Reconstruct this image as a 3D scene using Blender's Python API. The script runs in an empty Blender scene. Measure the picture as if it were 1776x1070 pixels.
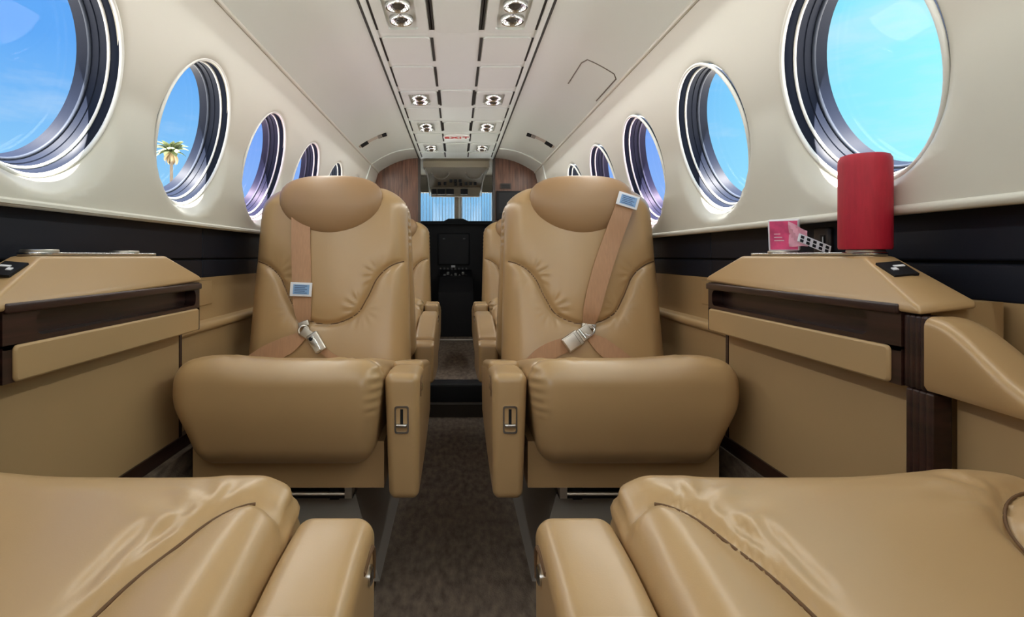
import bpy, math, random
import numpy as np
from mathutils import Vector, Matrix

# ------------------------------------------------------------------ camera, sky, lights
SC = bpy.context.scene
COL = SC.collection
EYE = 0.72                      # camera height above the aisle floor
F_PX, VPX, VPY = 1000.0, 792.0, 444.0
random.seed(4)

cam_d = bpy.data.cameras.new('camera')
cam = bpy.data.objects.new('camera', cam_d)
COL.objects.link(cam)
cam.location = (0, 0, EYE)
cam.rotation_euler = (math.pi / 2, 0, 0)
cam_d.sensor_width = 36.0
cam_d.lens = F_PX / 1776.0 * 36.0
cam_d.shift_x = (888.0 - VPX) / 1776.0
cam_d.shift_y = (VPY - 535.0) / 1776.0
cam_d.clip_start = 0.02
cam_d.clip_end = 2000
SC.camera = cam

SC.view_settings.view_transform = 'Standard'
SC.view_settings.look = 'None'
SC.view_settings.gamma = 1.0
SC.view_settings.use_curve_mapping = False
SC.view_settings.exposure = 0.0

SUN_DIR = Vector((0.004, -0.27, 0.96)).normalized()      # towards the sun


def make_world():
    w = bpy.data.worlds.new('sky')
    SC.world = w
    w.use_nodes = True
    nt = w.node_tree
    nt.nodes.clear()
    N = nt.nodes.new
    L = nt.links.new
    tc = N('ShaderNodeTexCoord')
    sep = N('ShaderNodeSeparateXYZ')
    L(tc.outputs['Generated'], sep.inputs[0])
    ramp = N('ShaderNodeValToRGB')
    cr = ramp.color_ramp
    cr.elements[0].position = 0.0
    cr.elements[0].color = (0.30, 0.46, 0.62, 1)
    e = cr.elements.new(0.10)
    e.color = (0.30, 0.66, 0.98, 1)
    e = cr.elements.new(0.30)
    e.color = (0.13, 0.42, 0.95, 1)
    cr.elements[-1].position = 0.75
    cr.elements[-1].color = (0.10, 0.34, 0.90, 1)
    L(sep.outputs['Z'], ramp.inputs[0])
    # whiter and brighter sky on the side of the sun
    dot = N('ShaderNodeVectorMath')
    dot.operation = 'DOT_PRODUCT'
    dot.inputs[1].default_value = (0.95, 0.15, 0.25)
    L(tc.outputs['Generated'], dot.inputs[0])
    mr = N('ShaderNodeMapRange')
    mr.inputs['From Min'].default_value = 0.50
    mr.inputs['From Max'].default_value = 0.80
    L(dot.outputs['Value'], mr.inputs['Value'])
    mix = N('ShaderNodeMixRGB')
    mix.inputs['Color2'].default_value = (0.36, 1.05, 1.12, 1)
    L(mr.outputs[0], mix.inputs['Fac'])
    L(ramp.outputs[0], mix.inputs['Color1'])
    # thin wisps of cloud
    mp = N('ShaderNodeMapping')
    mp.inputs['Scale'].default_value = (2.0, 2.0, 7.0)
    L(tc.outputs['Generated'], mp.inputs[0])
    nz = N('ShaderNodeTexNoise')
    nz.inputs['Scale'].default_value = 1.6
    nz.inputs['Detail'].default_value = 6
    nz.inputs['Roughness'].default_value = 0.62
    L(mp.outputs[0], nz.inputs['Vector'])
    mr2 = N('ShaderNodeMapRange')
    mr2.inputs['From Min'].default_value = 0.52
    mr2.inputs['From Max'].default_value = 0.82
    mr2.inputs['To Max'].default_value = 0.55
    L(nz.outputs['Fac'], mr2.inputs['Value'])
    mix2 = N('ShaderNodeMixRGB')
    mix2.inputs['Color2'].default_value = (0.80, 0.92, 1.0, 1)
    L(mr2.outputs[0], mix2.inputs['Fac'])
    L(mix.outputs[0], mix2.inputs['Color1'])
    bg = N('ShaderNodeBackground')
    bg.inputs['Strength'].default_value = 1.0
    L(mix2.outputs[0], bg.inputs['Color'])
    out = N('ShaderNodeOutputWorld')
    L(bg.outputs[0], out.inputs[0])


make_world()


def light(name, kind, loc, energy, color=(1, 1, 1), **kw):
    d = bpy.data.lights.new(name, kind)
    d.energy = energy
    d.color = color
    rot = kw.pop('rot', None)
    for k, v in kw.items():
        setattr(d, k, v)
    o = bpy.data.objects.new(name, d)
    COL.objects.link(o)
    o.location = loc
    if rot is not None:
        o.rotation_euler = rot
    return o


sun = light('sun', 'SUN', (5, -2, 9), 46.0, (1.0, 0.95, 0.86), angle=0.009)
sun.rotation_euler = SUN_DIR.to_track_quat('Z', 'Y').to_euler()

# added fill light behind the camera; the rear wall has no opening
light('rear_fill', 'AREA', (0.0, -1.45, EYE + 0.25), 10.0, (0.97, 0.99, 1.0),
      shape='RECTANGLE', size=1.0, size_y=0.7, rot=(math.radians(90), 0, 0))
# added fill strips along the top of both window walls, no fixture there
for sx in (-1, 1):
    light('crease_fill', 'AREA', (sx * 0.50, 1.3, EYE + 0.57), 9.0, (0.97, 1.0, 0.96),
          shape='RECTANGLE', size=0.02, size_y=5.0,
          rot=(0, math.radians(38 * sx), 0))


# ------------------------------------------------------------------ materials
MATS = {}


def mat(name, color, rough=0.5, metal=0.0, spec=0.5, noise=None, bump=None, coat=0.0, emit=None):
    if name in MATS:
        return MATS[name]
    m = bpy.data.materials.new(name)
    m.use_nodes = True
    nt = m.node_tree
    b = nt.nodes['Principled BSDF']
    b.inputs['Base Color'].default_value = (*color, 1)
    b.inputs['Roughness'].default_value = rough
    b.inputs['Metallic'].default_value = metal
    b.inputs['Specular IOR Level'].default_value = spec
    b.inputs['Coat Weight'].default_value = coat
    if emit:
        b.inputs['Emission Color'].default_value = (*emit[0], 1)
        b.inputs['Emission Strength'].default_value = emit[1]
    tc = nt.nodes.new('ShaderNodeTexCoord')
    if noise:
        scale, amt, stretch = noise
        mp = nt.nodes.new('ShaderNodeMapping')
        mp.inputs['Scale'].default_value = stretch
        nz = nt.nodes.new('ShaderNodeTexNoise')
        nz.inputs['Scale'].default_value = scale
        nz.inputs['Detail'].default_value = 5
        mr = nt.nodes.new('ShaderNodeMapRange')
        mr.inputs['From Min'].default_value = 0.25
        mr.inputs['From Max'].default_value = 0.75
        mr.inputs['To Min'].default_value = 1 - amt
        mr.inputs['To Max'].default_value = 1 + amt
        mul = nt.nodes.new('ShaderNodeVectorMath')
        mul.operation = 'SCALE'
        mul.inputs[0].default_value = color
        nt.links.new(tc.outputs['Object'], mp.inputs[0])
        nt.links.new(mp.outputs[0], nz.inputs['Vector'])
        nt.links.new(nz.outputs['Fac'], mr.inputs['Value'])
        nt.links.new(mr.outputs[0], mul.inputs['Scale'])
        nt.links.new(mul.outputs[0], b.inputs['Base Color'])
    if bump:
        scale, strength, dist = bump
        nz = nt.nodes.new('ShaderNodeTexNoise')
        nz.inputs['Scale'].default_value = scale
        nz.inputs['Detail'].default_value = 3
        bp = nt.nodes.new('ShaderNodeBump')
        bp.inputs['Strength'].default_value = strength
        bp.inputs['Distance'].default_value = dist
        nt.links.new(tc.outputs['Object'], nz.inputs['Vector'])
        nt.links.new(nz.outputs['Fac'], bp.inputs['Height'])
        nt.links.new(bp.outputs[0], b.inputs['Normal'])
    MATS[name] = m
    return m


def glass_mat(name, tint, gloss=0.015):
    m = bpy.data.materials.new(name)
    m.use_nodes = True
    nt = m.node_tree
    nt.nodes.clear()
    tr = nt.nodes.new('ShaderNodeBsdfTransparent')
    tr.inputs[0].default_value = (*tint, 1)
    gl = nt.nodes.new('ShaderNodeBsdfGlossy')
    gl.inputs['Roughness'].default_value = 0.02
    mx = nt.nodes.new('ShaderNodeMixShader')
    mx.inputs[0].default_value = gloss
    out = nt.nodes.new('ShaderNodeOutputMaterial')
    nt.links.new(tr.outputs[0], mx.inputs[1])
    nt.links.new(gl.outputs[0], mx.inputs[2])
    nt.links.new(mx.outputs[0], out.inputs[0])
    MATS[name] = m
    return m


def wood_mat(name, c1, c2, scale, rough):
    m = bpy.data.materials.new(name)
    m.use_nodes = True
    nt = m.node_tree
    b = nt.nodes['Principled BSDF']
    b.inputs['Roughness'].default_value = rough
    tc = nt.nodes.new('ShaderNodeTexCoord')
    mp = nt.nodes.new('ShaderNodeMapping')
    mp.inputs['Scale'].default_value = scale
    nz = nt.nodes.new('ShaderNodeTexNoise')
    nz.inputs['Scale'].default_value = 3.0
    nz.inputs['Detail'].default_value = 8
    nz.inputs['Distortion'].default_value = 0.6
    rp = nt.nodes.new('ShaderNodeValToRGB')
    rp.color_ramp.elements[0].position = 0.32
    rp.color_ramp.elements[0].color = (*c1, 1)
    rp.color_ramp.elements[1].position = 0.68
    rp.color_ramp.elements[1].color = (*c2, 1)
    nt.links.new(tc.outputs['Object'], mp.inputs[0])
    nt.links.new(mp.outputs[0], nz.inputs['Vector'])
    nt.links.new(nz.outputs['Fac'], rp.inputs[0])
    nt.links.new(rp.outputs[0], b.inputs['Base Color'])
    MATS[name] = m
    return m


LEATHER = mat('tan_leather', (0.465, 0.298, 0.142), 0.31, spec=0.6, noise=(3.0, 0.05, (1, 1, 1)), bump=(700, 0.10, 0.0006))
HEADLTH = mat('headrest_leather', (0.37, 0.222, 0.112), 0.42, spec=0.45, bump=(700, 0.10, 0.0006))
PANEL = mat('tan_panel', (0.45, 0.30, 0.148), 0.5, spec=0.4, bump=(500, 0.08, 0.0005))
SEAM = mat('seam_thread', (0.13, 0.065, 0.025), 0.7)
WHITE = mat('cream_shell', (0.66, 0.64, 0.57), 0.34, spec=0.5, bump=(5, 0.05, 0.004))
CEIL = mat('ceiling_shell', (0.73, 0.77, 0.735), 0.32, spec=0.5)
MODULE = mat('module_plastic', (0.68, 0.715, 0.68), 0.45)
RIM = mat('white_rim', (0.85, 0.85, 0.82), 0.3)
GAP = mat('dark_gap', (0.035, 0.032, 0.028), 0.7)
BLACKP = mat('black_leather', (0.013, 0.015, 0.025), 0.5, spec=0.2, bump=(500, 0.08, 0.0005))
RUBBER = mat('black_reveal', (0.012, 0.016, 0.030), 0.45, spec=0.07)
GASKET = mat('grey_gasket', (0.05, 0.06, 0.085), 0.4, spec=0.15)
DWOOD = wood_mat('dark_mahogany', (0.014, 0.006, 0.005), (0.042, 0.016, 0.013), (6, 1.2, 30), 0.33)
BWOOD = wood_mat('bulkhead_veneer', (0.070, 0.026, 0.013), (0.22, 0.095, 0.052), (26, 4, 2.0), 0.4)
CHROME = mat('chrome', (0.62, 0.62, 0.61), 0.20, metal=1.0)
STEEL = mat('brushed_steel', (0.62, 0.58, 0.52), 0.36, metal=1.0)
CARPET = mat('carpet', (0.175, 0.135, 0.105), 0.95, spec=0.1, noise=(60, 0.45, (1, 0.4, 1)), bump=(260, 0.9, 0.004))
GREYP = mat('grey_plastic', (0.25, 0.225, 0.20), 0.5)
BLACK = mat('black_plastic', (0.010, 0.010, 0.012), 0.5, spec=0.25)
BELT = mat('belt_webbing', (0.48, 0.27, 0.15), 0.7, noise=(220, 0.08, (1, 1, 0.1)))
RED = mat('red_cloth', (0.46, 0.012, 0.035), 0.55, noise=(180, 0.12, (1, 1, 0.2)), bump=(600, 0.25, 0.0006))
BEIGE = mat('cockpit_beige', (0.48, 0.43, 0.33), 0.6)
SCREEN = mat('dark_screen', (0.012, 0.012, 0.014), 0.12)
GREYSCREEN = mat('grey_screen', (0.030, 0.030, 0.033), 0.5, spec=0.15)
PINK = mat('pink_print', (0.80, 0.10, 0.26), 0.35, noise=(40, 0.35, (1, 1, 1)))
PAPER = mat('white_card', (0.80, 0.80, 0.84), 0.5)
BLUEP = mat('blue_print', (0.12, 0.20, 0.55), 0.5)
LABELBLUE = mat('label_print', (0.25, 0.42, 0.68), 0.5)
REDLET = mat('red_lettering', (0.65, 0.03, 0.03), 0.5)
LENS = mat('smoke_lens', (0.06, 0.055, 0.05), 0.08)
TARMAC = mat('apron_concrete', (0.55, 0.53, 0.49), 0.9)
BARK = mat('palm_bark', (0.13, 0.10, 0.075), 0.9)
FROND = mat('palm_frond', (0.16, 0.19, 0.09), 0.7)
DRYFROND = mat('dry_frond', (0.36, 0.28, 0.17), 0.8)
PANE_BLUE = glass_mat('pane_clear', (0.97, 0.98, 1.0))
PANE_VIOLET = glass_mat('pane_violet', (0.90, 0.74, 1.0))
PANE_CYAN = glass_mat('pane_cyan', (1.0, 1.0, 1.0))
SHIELDGLASS = glass_mat('windshield_glass', (0.9, 0.95, 1.0), 0.08)


# ------------------------------------------------------------------ mesh helpers
def mesh_data(name, V, Fc, mats, smooth=True, fm=None, angle=None):
    me = bpy.data.meshes.new(name)
    me.from_pydata([tuple(map(float, v)) for v in V], [], [tuple(map(int, f)) for f in Fc])
    if not isinstance(mats, (list, tuple)):
        mats = [mats]
    for m in mats:
        me.materials.append(m)
    if fm is not None:
        me.polygons.foreach_set('material_index', fm)
    me.polygons.foreach_set('use_smooth', [smooth] * len(me.polygons))
    me.update()
    if smooth and angle:
        me.set_sharp_from_angle(angle=math.radians(angle))
    return me


def link(name, data, parent=None, loc=None, **props):
    o = bpy.data.objects.new(name, data)
    COL.objects.link(o)
    if parent is not None:
        o.parent = parent
    if loc is not None:
        o.location = loc
    for k, v in props.items():
        o[k] = v
    return o


def part(name, VF, m, parent=None, smooth=True, angle=40, **props):
    return link(name, mesh_data(name, VF[0], VF[1], m, smooth, angle=angle), parent, **props)


def thing(name, label, cat, loc=(0, 0, 0), rz=0, group=None):
    o = link(name, None, None, loc, label=label, category=cat)
    o.rotation_euler = (0, 0, rz)
    if group:
        o['group'] = group
    return o


def join(*vfs):
    V, Fs = [], []
    n = 0
    for v, f in vfs:
        V += [tuple(p) for p in v]
        Fs += [tuple(i + n for i in q) for q in f]
        n += len(v)
    return V, Fs


def mirror(vf, do=True):
    if not do:
        return vf
    return [(-p[0], p[1], p[2]) for p in vf[0]], [tuple(reversed(f)) for f in vf[1]]


def box(x0, x1, y0, y1, z0, z1):
    V = [(x, y, z) for x in (x0, x1) for y in (y0, y1) for z in (z0, z1)]
    Fs = [(0, 1, 3, 2), (4, 6, 7, 5), (0, 4, 5, 1), (2, 3, 7, 6), (0, 2, 6, 4), (1, 5, 7, 3)]
    return V, Fs


def axis_coords(h, r, k, m):
    a = [-h + r - r * math.tan(math.pi / 4 * (1 - i / k)) for i in range(k)]
    mid = list(np.linspace(-h + r, h - r, m + 1))
    b = [-q for q in reversed(a)]
    return a + mid + b


def rbox(c, half, r, k=4, m=(4, 4, 4), deform=None):
    """Box with all edges rounded by r; deform(P) bends the vertices (numpy n x 3, local to c)."""
    half = [max(h, r + 1e-4) for h in half]
    ax = [axis_coords(half[i], r, k, m[i]) for i in range(3)]
    idx = {}
    P, Fs = [], []

    def vid(i, j, l):
        key = (i, j, l)
        if key not in idx:
            idx[key] = len(P)
            P.append((ax[0][i], ax[1][j], ax[2][l]))
        return idx[key]
    n = [len(a) - 1 for a in ax]
    for i in range(n[0]):
        for j in range(n[1]):
            Fs.append((vid(i, j, 0), vid(i, j + 1, 0), vid(i + 1, j + 1, 0), vid(i + 1, j, 0)))
            Fs.append((vid(i, j, n[2]), vid(i + 1, j, n[2]), vid(i + 1, j + 1, n[2]), vid(i, j + 1, n[2])))
    for i in range(n[0]):
        for l in range(n[2]):
            Fs.append((vid(i, 0, l), vid(i + 1, 0, l), vid(i + 1, 0, l + 1), vid(i, 0, l + 1)))
            Fs.append((vid(i, n[1], l), vid(i, n[1], l + 1), vid(i + 1, n[1], l + 1), vid(i + 1, n[1], l)))
    for j in range(n[1]):
        for l in range(n[2]):
            Fs.append((vid(0, j, l), vid(0, j, l + 1), vid(0, j + 1, l + 1), vid(0, j + 1, l)))
            Fs.append((vid(n[0], j, l), vid(n[0], j + 1, l), vid(n[0], j + 1, l + 1), vid(n[0], j, l + 1)))
    P = np.array(P)
    H = np.array(half) - r
    Q = np.clip(P, -H, H)
    E = P - Q
    ln = np.linalg.norm(E, axis=1, keepdims=True)
    ln[ln == 0] = 1
    P = Q + E / ln * r
    if deform is not None:
        P = deform(P)
    P = P + np.array(c)
    return [tuple(p) for p in P], Fs


def tube(pts, r, n=8, closed=False, cap=True):
    pts = [Vector(p) for p in pts]
    rr = r if isinstance(r, (list, tuple)) else [r] * len(pts)
    V, Fs = [], []
    N = len(pts)
    prev = None
    for i, p in enumerate(pts):
        if closed:
            t = pts[(i + 1) % N] - pts[i - 1]
        else:
            t = pts[min(i + 1, N - 1)] - pts[max(i - 1, 0)]
        t.normalize()
        if prev is None:
            a = Vector((0, 0, 1)) if abs(t.z) < 0.9 else Vector((1, 0, 0))
            u = t.cross(a).normalized()
        else:
            u = (prev - t * prev.dot(t)).normalized()
        prev = u
        v = t.cross(u)
        for k in range(n):
            a = 2 * math.pi * k / n
            V.append(p + (u * math.cos(a) + v * math.sin(a)) * rr[i])
    for i in range(N if closed else N - 1):
        j = (i + 1) % N
        for k in range(n):
            Fs.append((i * n + k, i * n + (k + 1) % n, j * n + (k + 1) % n, j * n + k))
    if cap and not closed:
        Fs.append(tuple(reversed(range(n))))
        Fs.append(tuple((N - 1) * n + k for k in range(n)))
    return V, Fs


def lathe(prof, n=32, M=None, cap0=False, cap1=False):
    """prof: list of (radius, z)."""
    V, Fs = [], []
    for r, z in prof:
        for k in range(n):
            a = 2 * math.pi * k / n
            V.append(Vector((r * math.cos(a), r * math.sin(a), z)))
    for i in range(len(prof) - 1):
        for k in range(n):
            Fs.append((i * n + k, i * n + (k + 1) % n, (i + 1) * n + (k + 1) % n, (i + 1) * n + k))
    if cap0:
        Fs.append(tuple(reversed(range(n))))
    if cap1:
        Fs.append(tuple((len(prof) - 1) * n + k for k in range(n)))
    if M is not None:
        V = [M @ v for v in V]
    return V, Fs


def prism(poly, a0, a1, axis='x'):
    """Extrude a closed 2-D outline. axis x: poly is (y,z); axis y: (x,z); axis z: (x,y)."""
    def P(p, a):
        return {'x': (a, p[0], p[1]), 'y': (p[0], a, p[1]), 'z': (p[0], p[1], a)}[axis]
    n = len(poly)
    V = [P(p, a0) for p in poly] + [P(p, a1) for p in poly]
    Fs = [tuple(reversed(range(n))), tuple(range(n, 2 * n))]
    Fs += [(i, (i + 1) % n, n + (i + 1) % n, n + i) for i in range(n)]
    return V, Fs


def grid(fn, us, vs):
    V = [fn(u, v) for u in us for v in vs]
    m = len(vs)
    Fs = [(i * m + j, i * m + j + 1, (i + 1) * m + j + 1, (i + 1) * m + j)
          for i in range(len(us) - 1) for j in range(m - 1)]
    return V, Fs


def bevel(o, w, seg=3, angle=30):
    b = o.modifiers.new('bevel', 'BEVEL')
    b.width = w
    b.segments = seg
    b.limit_method = 'ANGLE'
    b.angle_limit = math.radians(angle)
    return o


def rrect(cx, cy, hx, hy, r, n=5):
    out = []
    for sx, sy, a0 in ((1, 1, 0), (-1, 1, 90), (-1, -1, 180), (1, -1, 270)):
        for i in range(n + 1):
            a = math.radians(a0 + 90 * i / n)
            out.append((cx + sx * (hx - r) + r * math.cos(a), cy + sy * (hy - r) + r * math.sin(a)))
    return out


def polydist(x, z, pts):
    """Distance of points to a polyline, and arc length of the nearest point."""
    best = np.full(x.shape, 1e9)
    arc = np.zeros(x.shape)
    s0 = 0.0
    for (ax, az), (bx, bz) in zip(pts[:-1], pts[1:]):
        dx, dz = bx - ax, bz - az
        L2 = dx * dx + dz * dz
        t = np.clip(((x - ax) * dx + (z - az) * dz) / L2, 0, 1)
        d = np.hypot(x - ax - t * dx, z - az - t * dz)
        m = d < best
        best = np.where(m, d, best)
        arc = np.where(m, s0 + t * math.sqrt(L2), arc)
        s0 += math.sqrt(L2)
    return best, arc


def smooth_line(pts, n=12):
    """Catmull-Rom through the points."""
    P = [Vector((*p, 0)) if len(p) == 2 else Vector(p) for p in pts]
    P = [2 * P[0] - P[1]] + P + [2 * P[-1] - P[-2]]
    out = []
    for i in range(1, len(P) - 2):
        p0, p1, p2, p3 = P[i - 1:i + 3]
        for k in range(n):
            t = k / n
            out.append(0.5 * ((2 * p1) + (p2 - p0) * t + (2 * p0 - 5 * p1 + 4 * p2 - p3) * t * t
                              + (3 * p1 - p0 - 3 * p2 + p3) * t ** 3))
    out.append(P[-2])
    if len(pts[0]) == 2:
        return [(p.x, p.y) for p in out]
    return out


# ------------------------------------------------------------------ cabin shell (heights h are relative to the eye)
PE = (0.262, 0.677)           # edge of the flat overhead panel
CR = (0.542, 0.577)           # moulding between ceiling and window wall
WC = (0.620, 0.290)           # window centre
BE = (0.675, 0.074)           # belt line
YB, YF = -1.60, 4.00          # rear and front bulkheads
PITCH = 0.496
WIN_Y = [0.899 + PITCH * k for k in range(-5, 6)]
WIN_E = 0.96                   # the openings are a touch narrower than high
XOFF = {-1: 0.010, 1: -0.008}   # trim of the two window walls
HOFF = {-1: 0.007, 1: -0.006}
WIN_R = 0.1756
TILT = math.atan(0.271)
SILL = 0.042                  # how far the panel foot flares into the cabin


def wall_x(h):
    (x0, h0), (x1, h1), (x2, h2) = CR, WC, BE
    a = (h - h1) * (h - h2) / ((h0 - h1) * (h0 - h2))
    b = (h - h0) * (h - h2) / ((h1 - h0) * (h1 - h2))
    c = (h - h0) * (h - h1) / ((h2 - h0) * (h2 - h1))
    return x0 * a + x1 * b + x2 * c


def ceil_h(x):
    t = (x - PE[0]) / (CR[0] - PE[0])
    return PE[1] + (CR[1] - PE[1]) * t + 0.026 * 4 * t * (1 - t)


def wall_pt(side, x, y, h):
    w = min(1.0, max(0.0, (CR[1] - h) / (CR[1] - WC[1])))
    return (side * (x + XOFF[side] * w), y, EYE + h + HOFF[side] * w)


def window_wall(side):
    V, Fs = [], []

    def add(vs, quads):
        n = len(V)
        V.extend(vs)
        Fs.extend([tuple(i + n for i in q) for q in quads])

    hb, ht = BE[1], CR[1]
    hw = PITCH / 2
    for yc in WIN_Y:
        # angles incl. the rectangle corners
        angs = sorted(set([2 * math.pi * i / 72 for i in range(72)] + [
            math.atan2(dy, dx) % (2 * math.pi) for dx in (hw, -hw) for dy in (ht - WC[1], hb - WC[1])]))
        rings = []
        steps = [0, .03, .07, .13, .22, .35, .5, .68, .85, 1.0]
        for st in steps:
            ring = []
            for a in angs:
                ca, sa = math.cos(a), math.sin(a)
                cy, ch = WIN_R * WIN_E * ca, WIN_R * sa * math.cos(TILT)
                tx = hw / abs(ca) if abs(ca) > 1e-9 else 1e9
                lim = (ht - WC[1]) if sa > 0 else (WC[1] - hb)
                ty = lim / abs(sa) if abs(sa) > 1e-9 else 1e9
                t = min(tx, ty)
                ry, rh = t * ca, t * sa
                dy, dh = cy + (ry - cy) * st, ch + (rh - ch) * st
                h = WC[1] + dh
                d = math.hypot(dy / WIN_E, dh / math.cos(TILT)) - WIN_R
                flange = 0.010 * math.exp(-max(d, 0) / 0.006)
                # panel swells inwards into a soft sill below each window
                sill = 0.0
                if dh < 0:
                    q = min(1.0, -dh / (WC[1] - hb))
                    sill = SILL * q * min(1.0, max(d, 0) / 0.032)
                x = wall_x(h) + flange - sill
                ring.append(wall_pt(side, x, yc + dy, h))
            rings.append(ring)
        n = len(angs)
        vs = [p for r in rings for p in r]
        qs = []
        for i in range(len(rings) - 1):
            for k in range(n):
                q = (i * n + k, i * n + (k + 1) % n, (i + 1) * n + (k + 1) % n, (i + 1) * n + k)
                qs.append(q if side < 0 else tuple(reversed(q)))
        add(vs, qs)
    hs = np.linspace(hb, ht, 14)
    for y0, y1 in ((WIN_Y[-1] + hw, YF),):
        vs = [wall_pt(side, wall_x(h) - SILL * max(0, (WC[1] - h) / (WC[1] - hb)), y, h) for y in (y0, y1) for h in hs]
        m = len(hs)
        add(vs, [(j, j + 1, m + j + 1, m + j) for j in range(m - 1)])
    return V, Fs


WALL = {}
for side, nm in ((-1, 'wall_left'), (1, 'wall_right')):
    w = part(nm, window_wall(side), WHITE, kind='structure', angle=60)
    WALL[side] = w
    # soft lip under the window panels
    pts = [wall_pt(side, BE[0] - SILL + 0.002, y, BE[1] - 0.003) for y in np.linspace(YB, YF, 12)]
    part('sill_lip', tube(pts, 0.007, 10), WHITE, w)
    part('lip_underside', box(*sorted((side * (BE[0] - SILL), side * 0.70)), YB, YF, EYE + BE[1] + HOFF[side] - 0.006, EYE + BE[1] + HOFF[side] - 0.001), WHITE, w, smooth=False)
    # moulding along the crease
    pts = [(side * (CR[0] - 0.002), y, EYE + CR[1]) for y in np.linspace(YB, YF, 12)]
    part('crease_moulding', tube(pts, 0.0055, 8), WHITE, w)
    # two courses of padded black panels under the windows, split into lengths
    XB = 0.676
    cuts = [YB, -0.4, 1.53, 2.75, YF]
    for y0, y1 in zip(cuts[:-1], cuts[1:]):
        for h0, h1 in ((-0.006, BE[1] + HOFF[side] - 0.004), (-0.058, -0.010)):
            vf = rbox((side * (XB + 0.006), (y0 + y1) / 2, EYE + (h0 + h1) / 2),
                      (0.008, (y1 - y0) / 2 - 0.0015, (h1 - h0) / 2), 0.004, 2, (1, 2, 1))
            part('black_panel', vf, BLACKP, w)
    part('backing_board', box(*sorted((side * 0.692, side * 0.72)), YB, YF, EYE - 0.75, EYE + BE[1]), GAP, w)
    # tan side panel, arm ledge and lower panel
    vf = box(*sorted((side * 0.676, side * 0.692)), YB, YF, EYE - 0.185, EYE - 0.057)
    part('tan_upper_panel', vf, PANEL, w)
    vf = rbox((side * 0.664, (YB + YF) / 2, EYE - 0.181), (0.028, (YF - YB) / 2, 0.011), 0.010, 4, (2, 8, 1))
    part('tan_ledge', vf, PANEL, w)
    vf = box(*sorted((side * 0.652, side * 0.692)), YB, YF, EYE - 0.72, EYE - 0.186)
    part('tan_lower_panel', vf, PANEL, w)
    # small hatch outlined in the tan panel
    vf = rbox((side * 0.6755, 1.50, EYE - 0.098), (0.0035, 0.085, 0.034), 0.003, 2, (1, 2, 2))
    part('hatch_cover', vf, PANEL, w)

# windows ------------------------------------------------------------------
def window_matrix(side, yc):
    out = Vector((side * math.cos(TILT), 0, math.sin(TILT)))
    up = Vector((-side * math.sin(TILT), 0, math.cos(TILT)))
    fw = up.cross(out)
    M = Matrix((fw, up, out)).transposed().to_4x4()
    M.translation = Vector(wall_pt(side, WC[0], yc, WC[1]))
    return M @ Matrix.Diagonal((WIN_E, 1, 1, 1))


REV = lathe([(.1755, .004), (.172, .009), (.1705, .020), (.1685, .021), (.1675, .036), (.1655, .037),
             (.1645, .052), (.161, .053), (.160, .075)], 72)
REVM = mesh_data('reveal', *REV, RUBBER, angle=30)
wi = 0
for side in (-1, 1):
    for k, yc in enumerate(WIN_Y):
        wi += 1
        root = link('window_%d' % wi, None, None, kind='structure')
        root.matrix_world = window_matrix(side, yc)
        link('reveal', REVM, root)
        if 'ring' not in MATS:
            MATS['ring'] = True
            ringd = mesh_data('outer_rim', *tube([(.1768 * math.cos(a), .1768 * math.sin(a), .001)
                              for a in np.linspace(0, 2 * math.pi, 72, endpoint=False)], .0042, 8, True), RIM)
            ring2d = mesh_data('inner_rim', *tube([(.1690 * math.cos(a), .1690 * math.sin(a), .0205)
                               for a in np.linspace(0, 2 * math.pi, 72, endpoint=False)], .0028, 8, True), RIM)
            ring3d = mesh_data('gasket', *tube([(.1630 * math.cos(a), .1630 * math.sin(a), .0525)
                               for a in np.linspace(0, 2 * math.pi, 72, endpoint=False)], .0035, 8, True), GASKET)
            paned = {}
            for key, gm in (('b', PANE_BLUE), ('v', PANE_VIOLET), ('c', PANE_CYAN)):
                paned[key] = mesh_data('pane', *lathe([(.0005, .060), (.161, .060)], 48, cap0=False), gm)
        link('outer_rim', ringd, root)
        link('inner_rim', ring2d, root)
        link('gasket', ring3d, root)
        key = 'v' if k in (7, 8) else ('c' if side > 0 and k == 5 else 'b')
        link('pane', paned[key], root)

# ceiling --------------------------------------------------------------------
hx = PE[0]
ceil = part('ceiling', join(box(-hx, hx, YB, YF, EYE + PE[1], EYE + PE[1] + 0.03)), CEIL, kind='structure', smooth=False)
for side in (-1, 1):
    xs = np.linspace(PE[0], CR[0], 18)
    vf = grid(lambda u, v: (side * u, v, EYE + ceil_h(u)), xs, np.linspace(YB, YF, 4))
    if side < 0:
        vf = (vf[0], [tuple(reversed(f)) for f in vf[1]])
    part('ceiling_side', vf, CEIL, ceil)
    part('panel_seam', box(*sorted((side * (hx - 0.003), side * (hx + 0.003))), YB, YF, EYE + PE[1] - 0.003, EYE + PE[1] + 0.001), GAP, ceil)
    vf = rbox((side * (hx - 0.014), (YB + YF) / 2, EYE + PE[1] - 0.002), (0.008, (YF - YB) / 2, 0.004), 0.003, 2, (1, 1, 1))
    part('edge_moulding', vf, CEIL, ceil)

ZC = EYE + PE[1]


def plate(x0, x1, y0, y1, t, r=0.016):
    poly = rrect((x0 + x1) / 2, (y0 + y1) / 2, (x1 - x0) / 2, (y1 - y0) / 2, r, 4)
    return prism(poly, ZC - t, ZC - 0.0005, 'z')


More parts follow.
